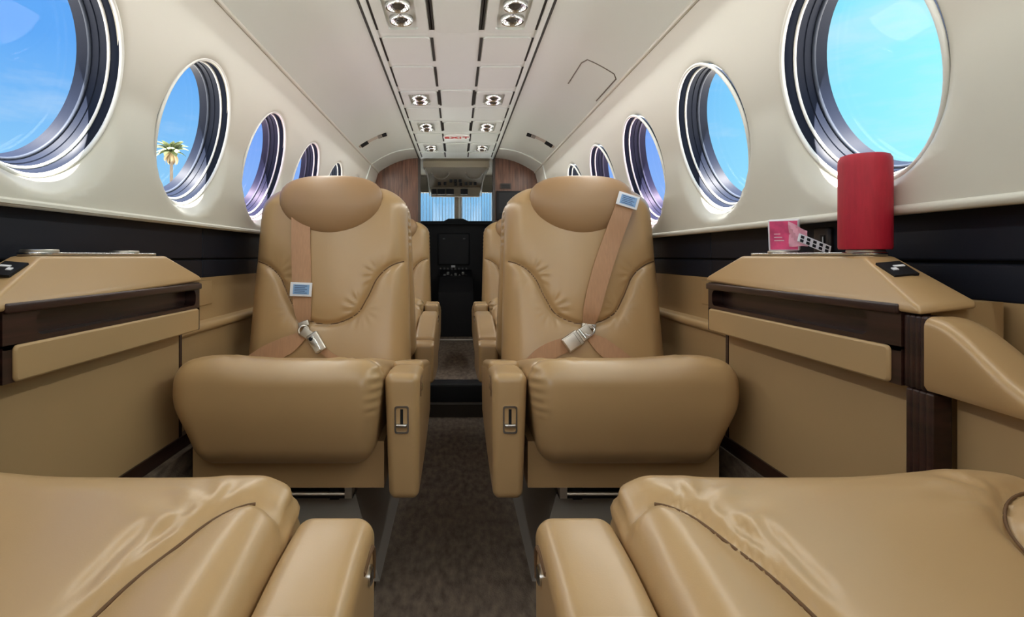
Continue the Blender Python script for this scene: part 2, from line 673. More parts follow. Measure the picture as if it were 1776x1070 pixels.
def ceiling_module(x0, x1, y0, y1, lamps=False, gaps=True):
    if lamps:
        fr = 0.018
        outer = rrect((x0 + x1) / 2, (y0 + y1) / 2, (x1 - x0) / 2, (y1 - y0) / 2, 0.016, 4)
        cx, cy = (x0 + x1) / 2, (y0 + y1) / 2
        inner = rrect(cx, cy, (x1 - x0) / 2 - 0.030, (y1 - y0) / 2 - 0.028, 0.010, 4)
        n = len(outer)
        V, Fs = [], []
        for poly, z in ((outer, ZC - 0.0005), (outer, ZC - 0.007), (inner, ZC - 0.007), (inner, ZC - 0.001)):
            V += [(p[0], p[1], z) for p in poly]
        for i in range(3):
            for k in range(n):
                Fs.append((i * n + k, (i + 1) * n + k, (i + 1) * n + (k + 1) % n, i * n + (k + 1) % n))
        Fs.append(tuple(3 * n + k for k in range(n)))
        o = link('service_panel', mesh_data('service_panel', V, Fs, MODULE, True, angle=30), ceil)
        for dy in (-1, 1):
            yy = cy + dy * (y1 - y0) * 0.155
            M = Matrix.Translation((cx, yy, ZC - 0.001)) @ Matrix.Rotation(math.pi, 4, 'X')
            rr = min(0.034, (y1 - y0) * 0.15)
            part('lamp_bezel', lathe([(rr, 0), (rr, .010), (rr * .93, .014), (rr * .84, .013), (rr * .74, .004), (rr * .60, .001)], 28, M), CHROME, o)
            Mt = M @ Matrix.Rotation(dy * 0.25, 4, 'X')
            part('lamp_lens', lathe([(rr * .60, .000), (rr * .56, .008), (rr * .35, .013), (.0005, .014)], 24, Mt), LENS, o)
    else:
        o = part('blank_panel', plate(x0, x1, y0, y1, 0.006), MODULE, ceil, angle=30)
    if gaps:
        for xx in (x0 - 0.007, x1 + 0.007):
            part('side_slot', box(xx - 0.0045, xx + 0.0045, y0 + 0.012, y1 - 0.012, ZC - 0.0016, ZC - 0.0004), GAP, o, smooth=False)
    return o


ROWS = [(-1.34, -1.06, 0), (-1.02, -0.78, 0), (-0.74, -0.50, 1), (-0.46, -0.20, 0), (-0.16, 0.10, 0), (0.14, 0.42, 1), (0.46, 0.72, 0), (0.76, 1.02, 0), (1.08, 1.38, 0), (1.44, 1.735, 1), (1.775, 2.01, 0), (2.05, 2.31, 0), (2.36, 2.585, 1),
        (2.625, 2.84, 0), (2.875, 3.13, 1), (3.175, 3.41, 0), (3.45, 3.72, 1), (3.755, 3.95, 0)]
for y0, y1, lamps in ROWS:
    for sx in (-1, 1):
        a, b = sorted((sx * 0.084, sx * 0.231))
        ceiling_module(a, b, y0, y1, lamps)
for y0, y1 in ((1.44, 1.735), (2.34, 2.60), (2.91, 3.12), (3.45, 3.74)):
    ceiling_module(-0.064, 0.064, y0, y1, False)
ex = part('exit_sign', plate(-0.075, 0.075, 3.20, 3.35, 0.005, 0.06), RIM, ceil, angle=30)
cu = bpy.data.curves.new('exit_lettering', 'FONT')
cu.body = 'EXIT'
cu.size = 0.062
cu.align_x = 'CENTER'
cu.align_y = 'CENTER'
cu.extrude = 0.0008
cu.offset = 0.0015
cu.space_character = 1.15
cu.materials.append(REDLET)
tx = link('exit_lettering', cu, ex, (0, 3.275, ZC - 0.0065))
tx.rotation_euler = (math.pi, 0, 0)

# hatch outline in the right side of the ceiling, recessed slots with rods on both sides
def ceil_pt(side, x, y, off=0.0):
    return (side * x, y, EYE + ceil_h(x) - off)


line = [ceil_pt(1, 0.418, y, 0.0004) for y in np.linspace(2.16, 1.93, 4)] + \
       [ceil_pt(1, x, 1.885, 0.0004) for x in np.linspace(0.428, 0.515, 9)] + \
       [ceil_pt(1, 0.528, y, 0.0004) for y in np.linspace(1.91, 2.18, 4)]
part('hatch_outline', tube(line, 0.0022, 6), mat('seam_grey', (0.16, 0.145, 0.12), 0.7), ceil)
for side in (-1, 1):
    xs = np.linspace(0.385, 0.525, 10)
    rod = part('ceiling_slot', tube([ceil_pt(side, x, 3.10, 0.001) for x in xs], 0.011, 8), mat('slot_lining', (0.5, 0.43, 0.37), 0.5), ceil)
    part('slot_end', tube([ceil_pt(side, x, 3.10, 0.003) for x in (0.378, 0.402)], 0.0135, 8), BLACK, rod)
    part('slot_clip', tube([ceil_pt(side, x, 3.10, 0.003) for x in (0.405, 0.424)], 0.0135, 8), GREYP, rod)
    part('slot_end', tube([ceil_pt(side, x, 3.10, 0.003) for x in (0.478, 0.515)], 0.0135, 8), BLACK, rod)
    # frame rib arching over in front of the bulkhead
    arch = [ceil_pt(side, x, 3.63, 0.000) for x in np.linspace(0.27, 0.541, 12)] + \
           [wall_pt(side, wall_x(h), 3.63, h) for h in np.linspace(0.57, 0.10, 12)]
    part('frame_rib', tube(arch, 0.006, 8), CEIL, ceil)

# floor ------------------------------------------------------------------------
floor = part('floor', box(-0.70, 0.70, YB, YF + 1.6, -0.03, 0.0), CARPET, kind='structure', smooth=False)
for side in (-1, 1):
    part('seat_rail_cover', rbox((side * 0.207, 0.50, 0.012), (0.026, 2.05, 0.013), 0.008, 3, (1, 2, 1)), mat('rail_carpet', (0.16, 0.135, 0.115), 0.9, noise=(40, 0.3, (1, 1, 1))), floor)
part('spar_step', box(-0.30, 0.30, 2.575, 2.63, 0, 0.057), mat('brown_step', (0.045, 0.034, 0.026), 0.9), floor, smooth=False)
part('spar_step_riser', rbox((0, 2.67, 0.0925), (0.30, 0.055, 0.0465), 0.012, 3, (1, 1, 1)), BLACK, floor)
part('forward_floor', box(-0.70, 0.70, 2.70, YF + 1.6, 0.0, 0.138), CARPET, floor, smooth=False)
part('floor_sill', rbox((0, 3.98, 0.142), (0.26, 0.012, 0.006), 0.004, 2, (1, 1, 1)), STEEL, floor)
for side in (-1, 1):
    vf = box(*sorted((side * 0.58, side * 0.655)), YB, 2.6, 0.0, EYE - 0.42)
    part('duct_ledge', vf, CARPET, floor, smooth=False)

wb = part('wall_back', box(-0.72, 0.72, YB - 0.03, YB, 0, EYE + 0.72), WHITE, kind='structure', smooth=False)

# front bulkhead: two veneered panels following the cabin arch
wf = link('wall_front', None, None, kind='structure')
for side in (-1, 1):
    pts = [(0.262, EYE + PE[1])] + [(x, EYE + ceil_h(x)) for x in np.linspace(0.27, 0.542, 12)] + \
          [(wall_x(h), EYE + h) for h in np.linspace(0.55, 0.08, 10)] + [(0.69, EYE), (0.69, 0.1), (0.262, 0.1)]
    pts = [(side * a, b) for a, b in pts]
    o = part('veneer_panel', prism(pts, YF - 0.012, YF + 0.02, 'y'), BWOOD, wf, angle=30)
    part('edge_post', box(*sorted((side * 0.250, side * 0.266)), YF - 0.020, YF + 0.03, 0.1, EYE + PE[1]), mat('dark_post', (0.04, 0.028, 0.022), 0.4), wf, smooth=False)

# ------------------------------------------------------------------ side consoles
def smoothstep(a, b, x):
    t = min(1, max(0, (x - a) / (b - a)))
    return t * t * (3 - 2 * t)


def console(side, label):
    mir = side < 0
    root = thing('side_console', label, 'console', (-.012 if mir else 0, 0, 0))

    def P(name, vf, m, parent=root, **kw):
        vf = ([(p[0], p[1], p[2] + EYE) for p in vf[0]], vf[1])
        return part(name, mirror(vf, mir), m, parent, **kw)
    # tan cap with sloped aisle side and sloped near end
    bot = [(.546, .680, -.070), (.546, 1.262, -.055), (.650, 1.262, -.055), (.618, .682, -.062)]
    mid = [(.546, .684, -.060), (.546, 1.262, -.046), (.650, 1.262, -.046), (.618, .686, -.053)]
    top = [(.566, .802, 0.0), (.566, 1.146, 0.0), (.640, 1.160, 0.0), (.619, .816, 0.0)]
    V = bot + mid + top
    Fs = [(0, 1, 2, 3)] + [(i, 4 + i, 4 + (i + 1) % 4, (i + 1) % 4) for i in range(4)] + \
         [(4 + i, 8 + i, 8 + (i + 1) % 4, 4 + (i + 1) % 4) for i in range(4)] + [(8, 11, 10, 9)]
    bevel(P('cap', (V, Fs), LEATHER, smooth=True, angle=60), 0.007, 4, 20)
    # dark table pocket: a frame with a rounded slot and a recessed back
    y0, y1, h0, h1 = .712, 1.258, -.118, -.057
    outer = rrect((y0 + y1) / 2, (h0 + h1) / 2, (y1 - y0) / 2, (h1 - h0) / 2, .003, 4)
    inner = rrect((y0 + y1) / 2 + .02, (h0 + h1) / 2 - .002, (y1 - y0) / 2 - .038, .0165, .012, 4)
    n = len(outer)
    V, Fs = [], []
    for poly, x in ((outer, .575), (outer, .549), (inner, .549), (inner, .572)):
        V += [(x, p[0], p[1]) for p in poly]
    for i in range(3):
        for k in range(n):
            Fs.append((i * n + k, i * n + (k + 1) % n, (i + 1) * n + (k + 1) % n, (i + 1) * n + k))
    Fs.append(tuple(3 * n + k for k in range(n)))
    P('table_pocket', (V, Fs), DWOOD, angle=30)
    P('pocket_top_rail', rbox((.5475, (y0 + y1) / 2, -.0655), (.0045, (y1 - y0) / 2, .0065), .003, 2, (1, 1, 1)), DWOOD)
    # side strips of the pocket that run down beside the drawer front
    P('pocket_stile', box(.549, .575, y0, y0 + .026, -.160, -.112), DWOOD, smooth=False)
    P('pocket_stile', box(.549, .575, y1 - .012, y1, -.160, -.112), DWOOD, smooth=False)
    # drop-down front and lower panel
    poly = rrect((.728 + 1.247) / 2, -.1365, (1.247 - .728) / 2, .0235, .007, 4)
    bevel(P('drop_front', prism(poly, .5445, .575, 'x'), PANEL, angle=30), 0.003, 2)
    P('lower_panel', box(.588, .65, .700, 1.245, -.415, -.158), PANEL, smooth=False)
    P('body', box(.576, .664, .700, 1.255, -.158, -.056), PANEL, smooth=False)
    P('base_strip', box(.584, .60, .660, 1.30, -.42, -.392), DWOOD, smooth=False)
    # reeded posts
    for y, w, ha, hb in ((.694, .017, -.160, -.071), (.688, .020, -.42, -.160)):
        for k in range(4):
            P('reeded_post', rbox((.563, y + (k - 1.5) * w * .5, (ha + hb) / 2), (.012, w * .27, (hb - ha) / 2), .003, 2, (1, 1, 1)), DWOOD)
    P('end_strip', box(.587, .60, 1.247, 1.258, -.42, -.158), DWOOD, smooth=False)
    # polished tray with two cup wells
    poly = rrect(.594, .972, .0245, .163, .024, 6)
    tr = bevel(P('cup_tray', prism(poly, 0.0005, .0055, 'z'), CHROME, angle=30), 0.0015, 2)
    for y in (.8365, 1.05):
        M = Matrix.Translation((.593, y, EYE + .0055))
        vf = lathe([(.0240, -.001), (.0240, .003), (.0228, .004), (.0215, .003), (.0215, .0002)], 32, M)
        part('cup_ring', mirror(vf, mir), STEEL, tr)
    # rocker switch plate on the sloping end
    n = Vector((-.074, -.442, .894)).normalized()
    a = Vector((.583, .764, -.0188))
    ydir = Vector((0, 1, 0)) - n * n.y
    ydir.normalize()
    xdir = ydir.cross(n)
    def q(u, v, w):
        p = a + xdir * u + ydir * v + n * w
        return (p.x, p.y, p.z)
    V, Fs = box(-.016, .016, -.018, .018, .0, .0035)
    s = P('switch_plate', ([q(*p) for p in V], Fs), BLACK, smooth=False)
    V, Fs = box(-.002, .012, .002, .006, .0035, .0048)
    P('switch_mark', ([q(*p) for p in V], Fs), PAPER, s, smooth=False)
    V, Fs = box(-.009, -.002, -.006, .000, .0035, .0048)
    P('switch_mark', ([q(*p) for p in V], Fs), PAPER, s, smooth=False)
    return root


console(1, 'tan side console with dark wood table pocket, carrying the red cylinder')
console(-1, 'tan side console with dark wood table pocket and an empty chrome tray')


def arm_ledge(side):
    mir = side < 0
    root = WALL[side]
    ys = list(np.linspace(.676, .45, 26)) + list(np.linspace(.42, -.9, 12))
    V = []
    for y in ys:
        ht = -.071 - .066 * smoothstep(.675, .53, y)
        lean = .012 * smoothstep(.675, .53, y)
        r = .012
        prof = [(.552, -.158), (.548, -.150)]
        x0, x1 = .548 - lean * .5, .612
        prof = [(x0 + .004, -.158), (x0, -.152)]
        for k in range(7):
            a = math.pi - math.pi / 2 * k / 6
            rr = min(r, (ht + .152) * .9)
            prof.append((x0 + rr + rr * math.cos(a), ht - rr + rr * math.sin(a)))
        for k in range(7):
            a = math.pi / 2 - math.pi / 2 * k / 6
            rr = min(.03, (ht + .152) * .9)
            prof.append((x1 - rr + rr * math.cos(a), ht - rr + rr * math.sin(a)))
        prof += [(x1, -.158)]
        V += [(x, y, h + EYE) for x, h in prof]
    m = len(prof)
    Fs = [(i * m + j, i * m + (j + 1) % m, (i + 1) * m + (j + 1) % m, (i + 1) * m + j)
          for i in range(len(ys) - 1) for j in range(m)]
    Fs += [tuple(range(m)), tuple(reversed([(len(ys) - 1) * m + j for j in range(m)]))]
    part('arm_ledge', mirror((V, Fs), mir), LEATHER, root, angle=50)
    vf = box(.580, .652, -.9, .668, -.42 + EYE, -.158 + EYE)
    part('tan_lower_board', mirror(vf, mir), PANEL, root, smooth=False)



arm_ledge(1)
arm_ledge(-1)

# charging socket in the black panel behind the console
sp = part('socket_plate', rbox((.6725, 1.055, EYE + .026), (.006, .024, .026), .005, 3, (1, 1, 1)), mat('socket_black', (.02, .012, .014), .35), WALL[1])
part('usb_socket', box(.665, .667, 1.043, 1.055, EYE + .016, EYE + .038), BLACK, sp, smooth=False)
part('usb_contacts', box(.664, .6652, 1.0455, 1.0475, EYE + .019, EYE + .035), PAPER, sp, smooth=False)

# ------------------------------------------------------------------ things on the right console
TOPZ = EYE + .0065
rc = thing('red_cylinder', 'tall red cloth covered cylinder standing on chrome tray', 'cylinder', (.593, .8375, EYE + .0097))
part('body', lathe([(.0325, 0), (.0335, .003), (.0335, .124), (.0328, .131), (.0302, .1355)], 48, cap0=True), RED, rc)
part('top_cap', lathe([(.0302, .1355), (.026, .137), (.0005, .1375)], 48), RED, rc)

pk = thing('pink_packet', 'small pink and white packet leaning on chrome tray', 'packet', (.578, 1.068, EYE + .0098))
def rot(vf, M, off=(0, 0, 0)):
    return [tuple((M @ Vector(p)) + Vector(off)) for p in vf[0]], vf[1]
# closed booklet standing on its edge and leaning back, blue and white spine to the left
e1 = Vector((.038, -.032, 0))
e2 = Vector((-.034, .020, .040))
L_, W_, T_ = e1.length, e2.length, .014
e1.normalize()
e2 = (e2 - e1 * e1.dot(e2)).normalized()
R = Matrix((e1, e2, e1.cross(e2))).transposed().to_4x4()
part('pages', rot(rbox((L_ / 2, W_ / 2, -T_ / 2), (L_ / 2, W_ / 2, T_ / 2), .0015, 2, (1, 1, 1)), R), PAPER, pk)
part('cover', rot(box(.003, L_ - .002, .002, W_ - .002, 0, .0007), R), PINK, pk, smooth=False)
for a, b in ((.006, .026), (.031, .046)):
    part('spine_print', rot(box(-.0006, .001, a, b, -T_ + .003, -.003), R), BLUEP, pk, smooth=False)
for k in range(3):
    part('cover_print', rot(box(.010, .026 - .003 * k, .018 + .006 * k, .0195 + .006 * k, .0006, .0011), R), mat('cover_ink', (.85, .62, .70), .5), pk, smooth=False)
# crinkled end flap
fl = grid(lambda u, v: (.034 + u * .030, .008 + v * (.046 - .018 * u), .003 + .006 * u * v + .003 * math.sin(7 * u + 9 * v)),
          np.linspace(0, 1, 9), np.linspace(0, 1, 9))
part('crumpled_flap', rot(fl, R), mat('pale_pink', (.85, .42, .55), .4), pk)
st = thing('checked_strip', 'narrow white strip with black squares beside the pink packet', 'strip', (.596, .962, EYE + .0200))
Ms = Matrix.Rotation(math.radians(-8), 4, 'Z') @ Matrix.Rotation(math.radians(24), 4, 'Y') @ Matrix.Rotation(math.radians(62), 4, 'X')
part('band', rot(box(-.027, .027, -.008, .008, 0, .002), Ms), PAPER, st, smooth=False)
for k in range(5):
    for j in range(2):
        x = -.021 + k * .0105
        part('square', rot(box(x - .0028, x + .0028, -.0055 + j * .0075 - .0022, -.0055 + j * .0075 + .0032, .002, .0024), Ms), BLACK, st, smooth=False)

# ------------------------------------------------------------------ seats
SHEAR = 0.17
BACK_SEAM = smooth_line([(-.245, -.014), (-.205, -.018), (-.168, -.036), (-.138, -.068), (-.112, -.122), (-.077, -.172), (0, -.196),
                         (.077, -.172), (.112, -.122), (.138, -.068), (.168, -.036), (.205, -.018), (.245, -.014)], 8)
BACK_SEAM = [(x, h + EYE) for x, h in BACK_SEAM]
ZB0, ZB1 = .36, .928


def back_pillow(x, z):
    """How far the leather stands out of the flat front of the backrest."""
    d, arc = polydist(x, z, BACK_SEAM)
    out = .016 * (1 - (x / .25) ** 2) + .014 * (1 - np.exp(-d / .035))
    out = out - .011 * np.exp(-(d / .0065) ** 2)
    for cx, cz, ax in ((-.15, EYE - .055, 1), (.15, EYE - .055, -1), (-.10, EYE - .15, 1), (.10, EYE - .15, -1)):
        rr = np.hypot(x - cx, z - cz)
        th = np.arctan2(z - cz, (x - cx) * ax)
        out = out + .0020 * np.sin(th * 12) * np.exp(-((rr - .034) / .018) ** 2) * np.clip((x - cx) * ax / .02, -.3, 1)
    return out


def back_center_y(z):
    return .565 + SHEAR * (z - .40)


def back_front(x, z):
    xa, za = np.array([x]), np.array([z])
    return float(back_center_y(z) - .058 - back_pillow(xa, za)[0])


def backrest_vf():
    zc, hz = (ZB0 + ZB1) / 2, (ZB1 - ZB0) / 2

    def deform(P):
        x, y, z = P[:, 0].copy(), P[:, 1].copy(), P[:, 2] + zc
        t = (z - ZB0) / (ZB1 - ZB0)
        w = 1.035 - .085 * t
        t2 = np.clip((z - .845) / (ZB1 - .845), 0, 1)
        w = w * (1 - .20 * t2 ** 2.2)
        x = x * w
        wf = np.clip(-y / .058, 0, 1)
        edge = np.clip((1 - (np.abs(x) / (.23 * w)) ** 6), 0, 1) * np.clip((z - ZB0) / .05, 0, 1) * np.clip((ZB1 - z) / .05, 0, 1)
        y = y - wf * back_pillow(x, z) * (0.25 + .75 * edge)
        rip = np.clip((np.abs(x) - .185) / .03, 0, 1) * np.clip((z - .72) / .05, 0, 1) * np.clip((y + .01) / .03, 0, 1)
        x = x * (1 + rip * .010 * np.sin(z * 2 * math.pi / .022))
        y = y + back_center_y(z)
        return np.stack([x, y, z], 1)
    V, Fs = rbox((0, 0, 0), (.230, .058, hz), .05, 6, (76, 2, 84), deform)
    return V, Fs


def headrest_vf():
    na, nr = 56, 12
    V, Fs = [], []
    cz = EYE + .168

    def R(a):
        c, s = math.cos(a), math.sin(a)
        rz, n = (.071, 2.7) if s > 0 else (.112, 1.85)
        rx = .152
        return ((abs(c) / rx) ** n + (abs(s) / rz) ** n) ** (-1 / n)
    for sgn in (-1, 1):
        for i in range(nr + 1):
            rho = math.sin(math.pi / 2 * i / nr)
            for k in range(na):
                a = 2 * math.pi * k / na
                r = R(a) * rho
                x, z = r * math.cos(a), cz + r * math.sin(a)
                t = (.046 if sgn < 0 else .025) * math.sqrt(max(0, 1 - rho ** 2.6))
                y = back_center_y(z) - .062 + sgn * t - .012 * min(1, max(0, (z - cz + .12) / .10))
                V.append((x, y, z))
    m = (nr + 1) * na
    for i in range(nr):
        for k in range(na):
            q = (i * na + k, i * na + (k + 1) % na, (i + 1) * na + (k + 1) % na, (i + 1) * na + k)
            Fs.append(q if True else q)
            Fs.append(tuple(m + j for j in reversed(q)))
    # sew the rims together
    for k in range(na):
        a, b = nr * na + k, nr * na + (k + 1) % na
        Fs.append((a, b, m + b, m + a))
    return V, Fs


CUSH_IN = smooth_line([(.236, .082), (.196, .068), (.168, .084), (.149, .118), (.125, .178), (.105, .30), (.10, .52)], 8)
CUSH_OUT = smooth_line([(-.236, .055), (-.165, .055), (-.105, .085), (-.072, .145), (-.055, .30), (-.055, .52)], 8)


def cushion_vf():
    hx, hy, hz = .212, .262, .106
    x_off = .012

    def deform(P):
        x, y, z = P[:, 0] + x_off, P[:, 1] + hy, P[:, 2].copy()
        t = (hz - z) / (2 * hz)                      # 0 top, 1 bottom
        d1, _ = polydist(x, y, CUSH_IN)
        d2, _ = polydist(x, y, CUSH_OUT)
        d = np.minimum(d1, d2)
        up = np.clip((z - .02) / .07, 0, 1)
        dz = up * (.009 * (1 - np.exp(-d / .028)) - .007 * np.exp(-(d / .005) ** 2))
        # creases fanning out from the front corners of the centre panel
        for cx, cy, ax in ((.165, .09, -1), (-.115, .085, 1)):
            rr = np.hypot(x - cx, y - cy)
            th = np.arctan2(y - cy, (x - cx) * ax)
            dz = dz + up * .0022 * np.sin(th * 8) * np.exp(-((rr - .040) / .022) ** 2) * np.clip((x - cx) * ax / .02, 0, 1)
        for a, b in (((.157, .090), (.166, .055)), ((.122, .150), (.139, .085)), ((.104, .172), (.114, .104)),
                     ((-.090, .125), (-.120, .060)), ((-.068, .150), (-.088, .085))):
            dc, _ = polydist(x, y, [a, b])
            dz = dz - up * .0019 * np.exp(-(dc / .0045) ** 2)
        # low hump at the outer side, slight dip in the middle
        dz = dz + up * (.010 * np.exp(-((x + .12) / .07) ** 2) + .004 * np.exp(-((x - .18) / .05) ** 2) - .004)
        slope = .20 * np.clip(y - .06, 0, None) * np.clip(1 - t * 1.2, 0, 1)
        fr = np.clip((.10 - y) / .06, 0, 1)
        # gathered pleats at the aisle-side front edge
        xe = .216 - .024 * t
        ple = .0034 * np.sin(z * 2 * math.pi / .0175) * np.exp(-((x - xe) / .017) ** 2) * fr * np.clip((z + .01) / .03, 0, 1)
        bot = t ** 1.3
        k = np.clip((.34 - y) / .15, 0, 1)
        xn = np.where(x > 0, x * (1 - .11 * bot * k), x * (1 - .22 * bot * k))
        xn = xn - .010 * np.exp(-((t - .38) / .2) ** 2) * np.clip((-x - .15) / .04, 0, 1) * k
        belly = .012 * np.sin(np.clip(t * 1.1, 0, 1) * math.pi) * fr
        yn = y + .022 * bot * fr - belly - np.abs(ple) * .5
        return np.stack([xn + ple * .6, yn, z + dz - slope], 1)
    return rbox((0, 0, .399), (hx, hy, hz), .044, 8, (72, 66, 30), deform)


def cushion_seam_vf():
    V, Fs = [], []
    out = []
    for line in (CUSH_IN, CUSH_OUT):
        pts = []
        for x, y in line:
            if abs(x - .012) < .180 and y < .5:
                up = .010 * math.exp(-((x + .12) / .07) ** 2) + .004 * math.exp(-((x - .18) / .05) ** 2) - .004
                pts.append((x, y, .505 - .007 + up - .20 * max(0, y - .06) + .0031))
        out.append(tube(pts, .0014, 6))
    return join(*out)


def cush_top(x, y):
    return .505 - .20 * max(0, y - .06)


def armrest_vf():
    hx, hy, hz = .0365, .255, .128

    def deform(P):
        x, y, z = P[:, 0].copy(), P[:, 1].copy(), P[:, 2].copy()
        t = (z + hz) / (2 * hz)
        s = (y + hy) / (2 * hy)
        z = z - .085 * np.clip(s - .12, 0, 1) ** 1.3 * t + .050 * s ** 2 * (1 - t)
        x = x * (1 - .16 * (1 - t)) + .004 * (1 - t)
        return np.stack([x, y, z], 1)
    return rbox((.2595, .04 + hy, .3515), (hx, hy, hz), .017, 5, (3, 16, 10), deform)


def armpad_vf():
    def deform(P):
        x, y, z = P[:, 0].copy(), P[:, 1].copy(), P[:, 2].copy()
        z = z - .17 * (y + .155)
        return np.stack([x, y, z], 1)
    return rbox((.2595, .345, .4635), (.0355, .155, .017), .011, 4, (2, 10, 1), deform)


def seat_base_vf():
    V, Fs = box(-.185, .218, .085, .60, .232, .330)
    return V, Fs


def pedestal_vf():
    b = [(-.17, .10), (.207, .10), (.207, .58), (-.17, .58)]
    t = [(-.13, .13), (.150, .13), (.150, .55), (-.13, .55)]
    V = [(x, y, .026) for x, y in b] + [(x, y, .20) for x, y in t]
    Fs = [(3, 2, 1, 0), (4, 5, 6, 7)] + [(i, (i + 1) % 4, 4 + (i + 1) % 4, 4 + i) for i in range(4)]
    return V, Fs


def seam_tube(pts3, r=.0016):
    return tube(pts3, r, 6)


def back_seam_vf():
    pts = []
    for x, z in BACK_SEAM:
        w = (1.035 - .085 * (z - ZB0) / (ZB1 - ZB0))
        if abs(x) < .222 * w:
            edge = max(0, 1 - (abs(x) / (.23 * w)) ** 6)
            bend = .05 - math.sqrt(max(0, .05 ** 2 - max(0, abs(x) / w - .18) ** 2))
            y = back_center_y(z) - (.058 - bend) - float(back_pillow(np.array([x]), np.array([z]))[0]) * (.25 + .75 * edge) * max(0, (.058 - bend) / .058)
            pts.append((x, y - .0010, z))
    return seam_tube(pts, .0019)


SEATD = {}


def seat_data(mir):
    if mir in SEATD:
        return SEATD[mir]
    D = {}

    def add(key, vf, m, angle=40):
        D[key] = mesh_data(key, *mirror(vf, mir), m, True, angle=angle)
    add('backrest', backrest_vf(), LEATHER, 180)
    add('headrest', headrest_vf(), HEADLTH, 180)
    add('back_seam', back_seam_vf(), SEAM)
    add('cushion', cushion_vf(), LEATHER, 180)
    add('cushion_seam', cushion_seam_vf(), SEAM)
    add('armrest', armrest_vf(), LEATHER, 60)
    add('armrest_pad', armpad_vf(), LEATHER, 60)
    add('seat_base', seat_base_vf(), LEATHER, 30)
    add('pedestal', pedestal_vf(), GREYP, 30)
    add('slide_rail', join(box(-.15, .15, .095, .12, .205, .214), box(-.15, -.13, .10, .58, .20, .232), box(.10, .12, .10, .58, .20, .232)), BLACK, 30)
    add('slide_bar', join(tube([(.02, .09, .217), (.14, .09, .217)], .004, 8), box(.135, .150, .085, .12, .209, .232)), STEEL)
    V, Fs = lathe([(.006, -.001), (.0085, -.001), (.0085, .003), (.006, .0045), (.0005, .0045)], 20, Matrix.Translation((.2945, .085, .445)) @ Matrix.Rotation(math.pi / 2, 4, 'Y'))
    add('arm_screw', (V, Fs), CHROME)
    add('arm_slot', tube(smooth_line([(.2955, .115, .462), (.2962, .075, .463), (.2962, .064, .452), (.2955, .062, .43)], 6), .0022, 6), SEAM)
    # control lever plate on the front of the armrest
    x0, z0, yf = .2595, .388, .041
    outer = rrect(x0, z0, .0145, .028, .005, 4)
    inner = rrect(x0, z0, .0115, .0245, .004, 4)
    n = len(outer)
    V, Fs = [], []
    for poly, y in ((outer, yf + .002), (outer, yf - .0035), (inner, yf - .0035), (inner, yf - .0005)):
        V += [(p[0], y, p[1]) for p in poly]
    for i in range(3):
        for k in range(n):
            Fs.append((i * n + k, i * n + (k + 1) % n, (i + 1) * n + (k + 1) % n, (i + 1) * n + k))
    add('lever_frame', (V, Fs), CHROME, 30)
    add('lever_well', prism(inner, yf - .0008, yf + .001, 'y'), mat('lever_well', (.12, .11, .10), .25, metal=.7), 30)
    add('lever_gate', box(x0 - .003, x0 + .003, yf - .0016, yf, z0 - .008, z0 + .021), BLACK, 30)
    add('lever_handle', rbox((x0, yf - .006, z0 - .0105), (.012, .0055, .0035), .003, 3, (2, 1, 1)), CHROME, 60)
    V, Fs = lathe([(.016, 0), (.016, .004), (.013, .005), (.0005, .005)], 20, Matrix.Translation((-.02 if not mir else -.02, .112, .135)) @ Matrix.Rotation(math.pi / 2 + .17, 4, 'X'))
    add('floor_vent', (V, Fs), BLACK)
    SEATD[mir] = D
    return D


def seat(label, x, y, facing_aft, side, cloth=True):
    """facing_aft: turned towards the camera. side: -1 left of the aisle, 1 right."""
    aisle_plus = (side < 0) == facing_aft
    D = seat_data(not aisle_plus)
    s = thing('passenger_seat', label, 'seat', (x, y, 0), 0 if facing_aft else math.pi, 'tan leather cabin seats')
    B = link('backrest', D['backrest'], s)
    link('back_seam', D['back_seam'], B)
    link('headrest', D['headrest'], s)
    cu_ = link('seat_cushion', D['cushion'], s)
    link('cushion_seam', D['cushion_seam'], cu_)
    a = link('armrest', D['armrest'], s)
    link('armrest_pad', D['armrest_pad'], a)
    link('arm_screw', D['arm_screw'], a)
    link('arm_slot', D['arm_slot'], a)
    for k in ('lever_frame', 'lever_well', 'lever_gate', 'lever_handle'):
        link(k, D[k], a)
    link('seat_base', D['seat_base'], s)
    p = link('pedestal', D['pedestal'], s)
    link('slide_rail', D['slide_rail'], s)
    link('slide_bar', D['slide_bar'], s)
    link('floor_vent', D['floor_vent'], p)
    return s


XL, XR, Y3 = -.371, .368, 1.13
s3l = seat('tan leather seat with shoulder belt hanging straight down its backrest', XL, Y3, True, -1)
s3r = seat('tan leather seat with shoulder belt slanting from its top corner to a buckle', XR, Y3, True, 1)
s4l = seat('tan leather seat whose wide cushion faces the seat with the straight belt', XL, .582, False, -1)
s4r = seat('tan leather seat whose wide cushion faces the seat with the slanting belt', XR, .582, False, 1)
seat('tan leather seat back to back with the seat with the straight belt', XL - .005, 2.575, False, -1)
seat('tan leather seat back to back with the seat with the slanting belt', XR + .005, 2.575, False, 1)
seat('far tan leather seat before the plain wood bulkhead panel', XL - .016, 2.86, True, -1)
seat('far tan leather seat before the wood bulkhead panel with the monitor', XR + .016, 2.86, True, 1)


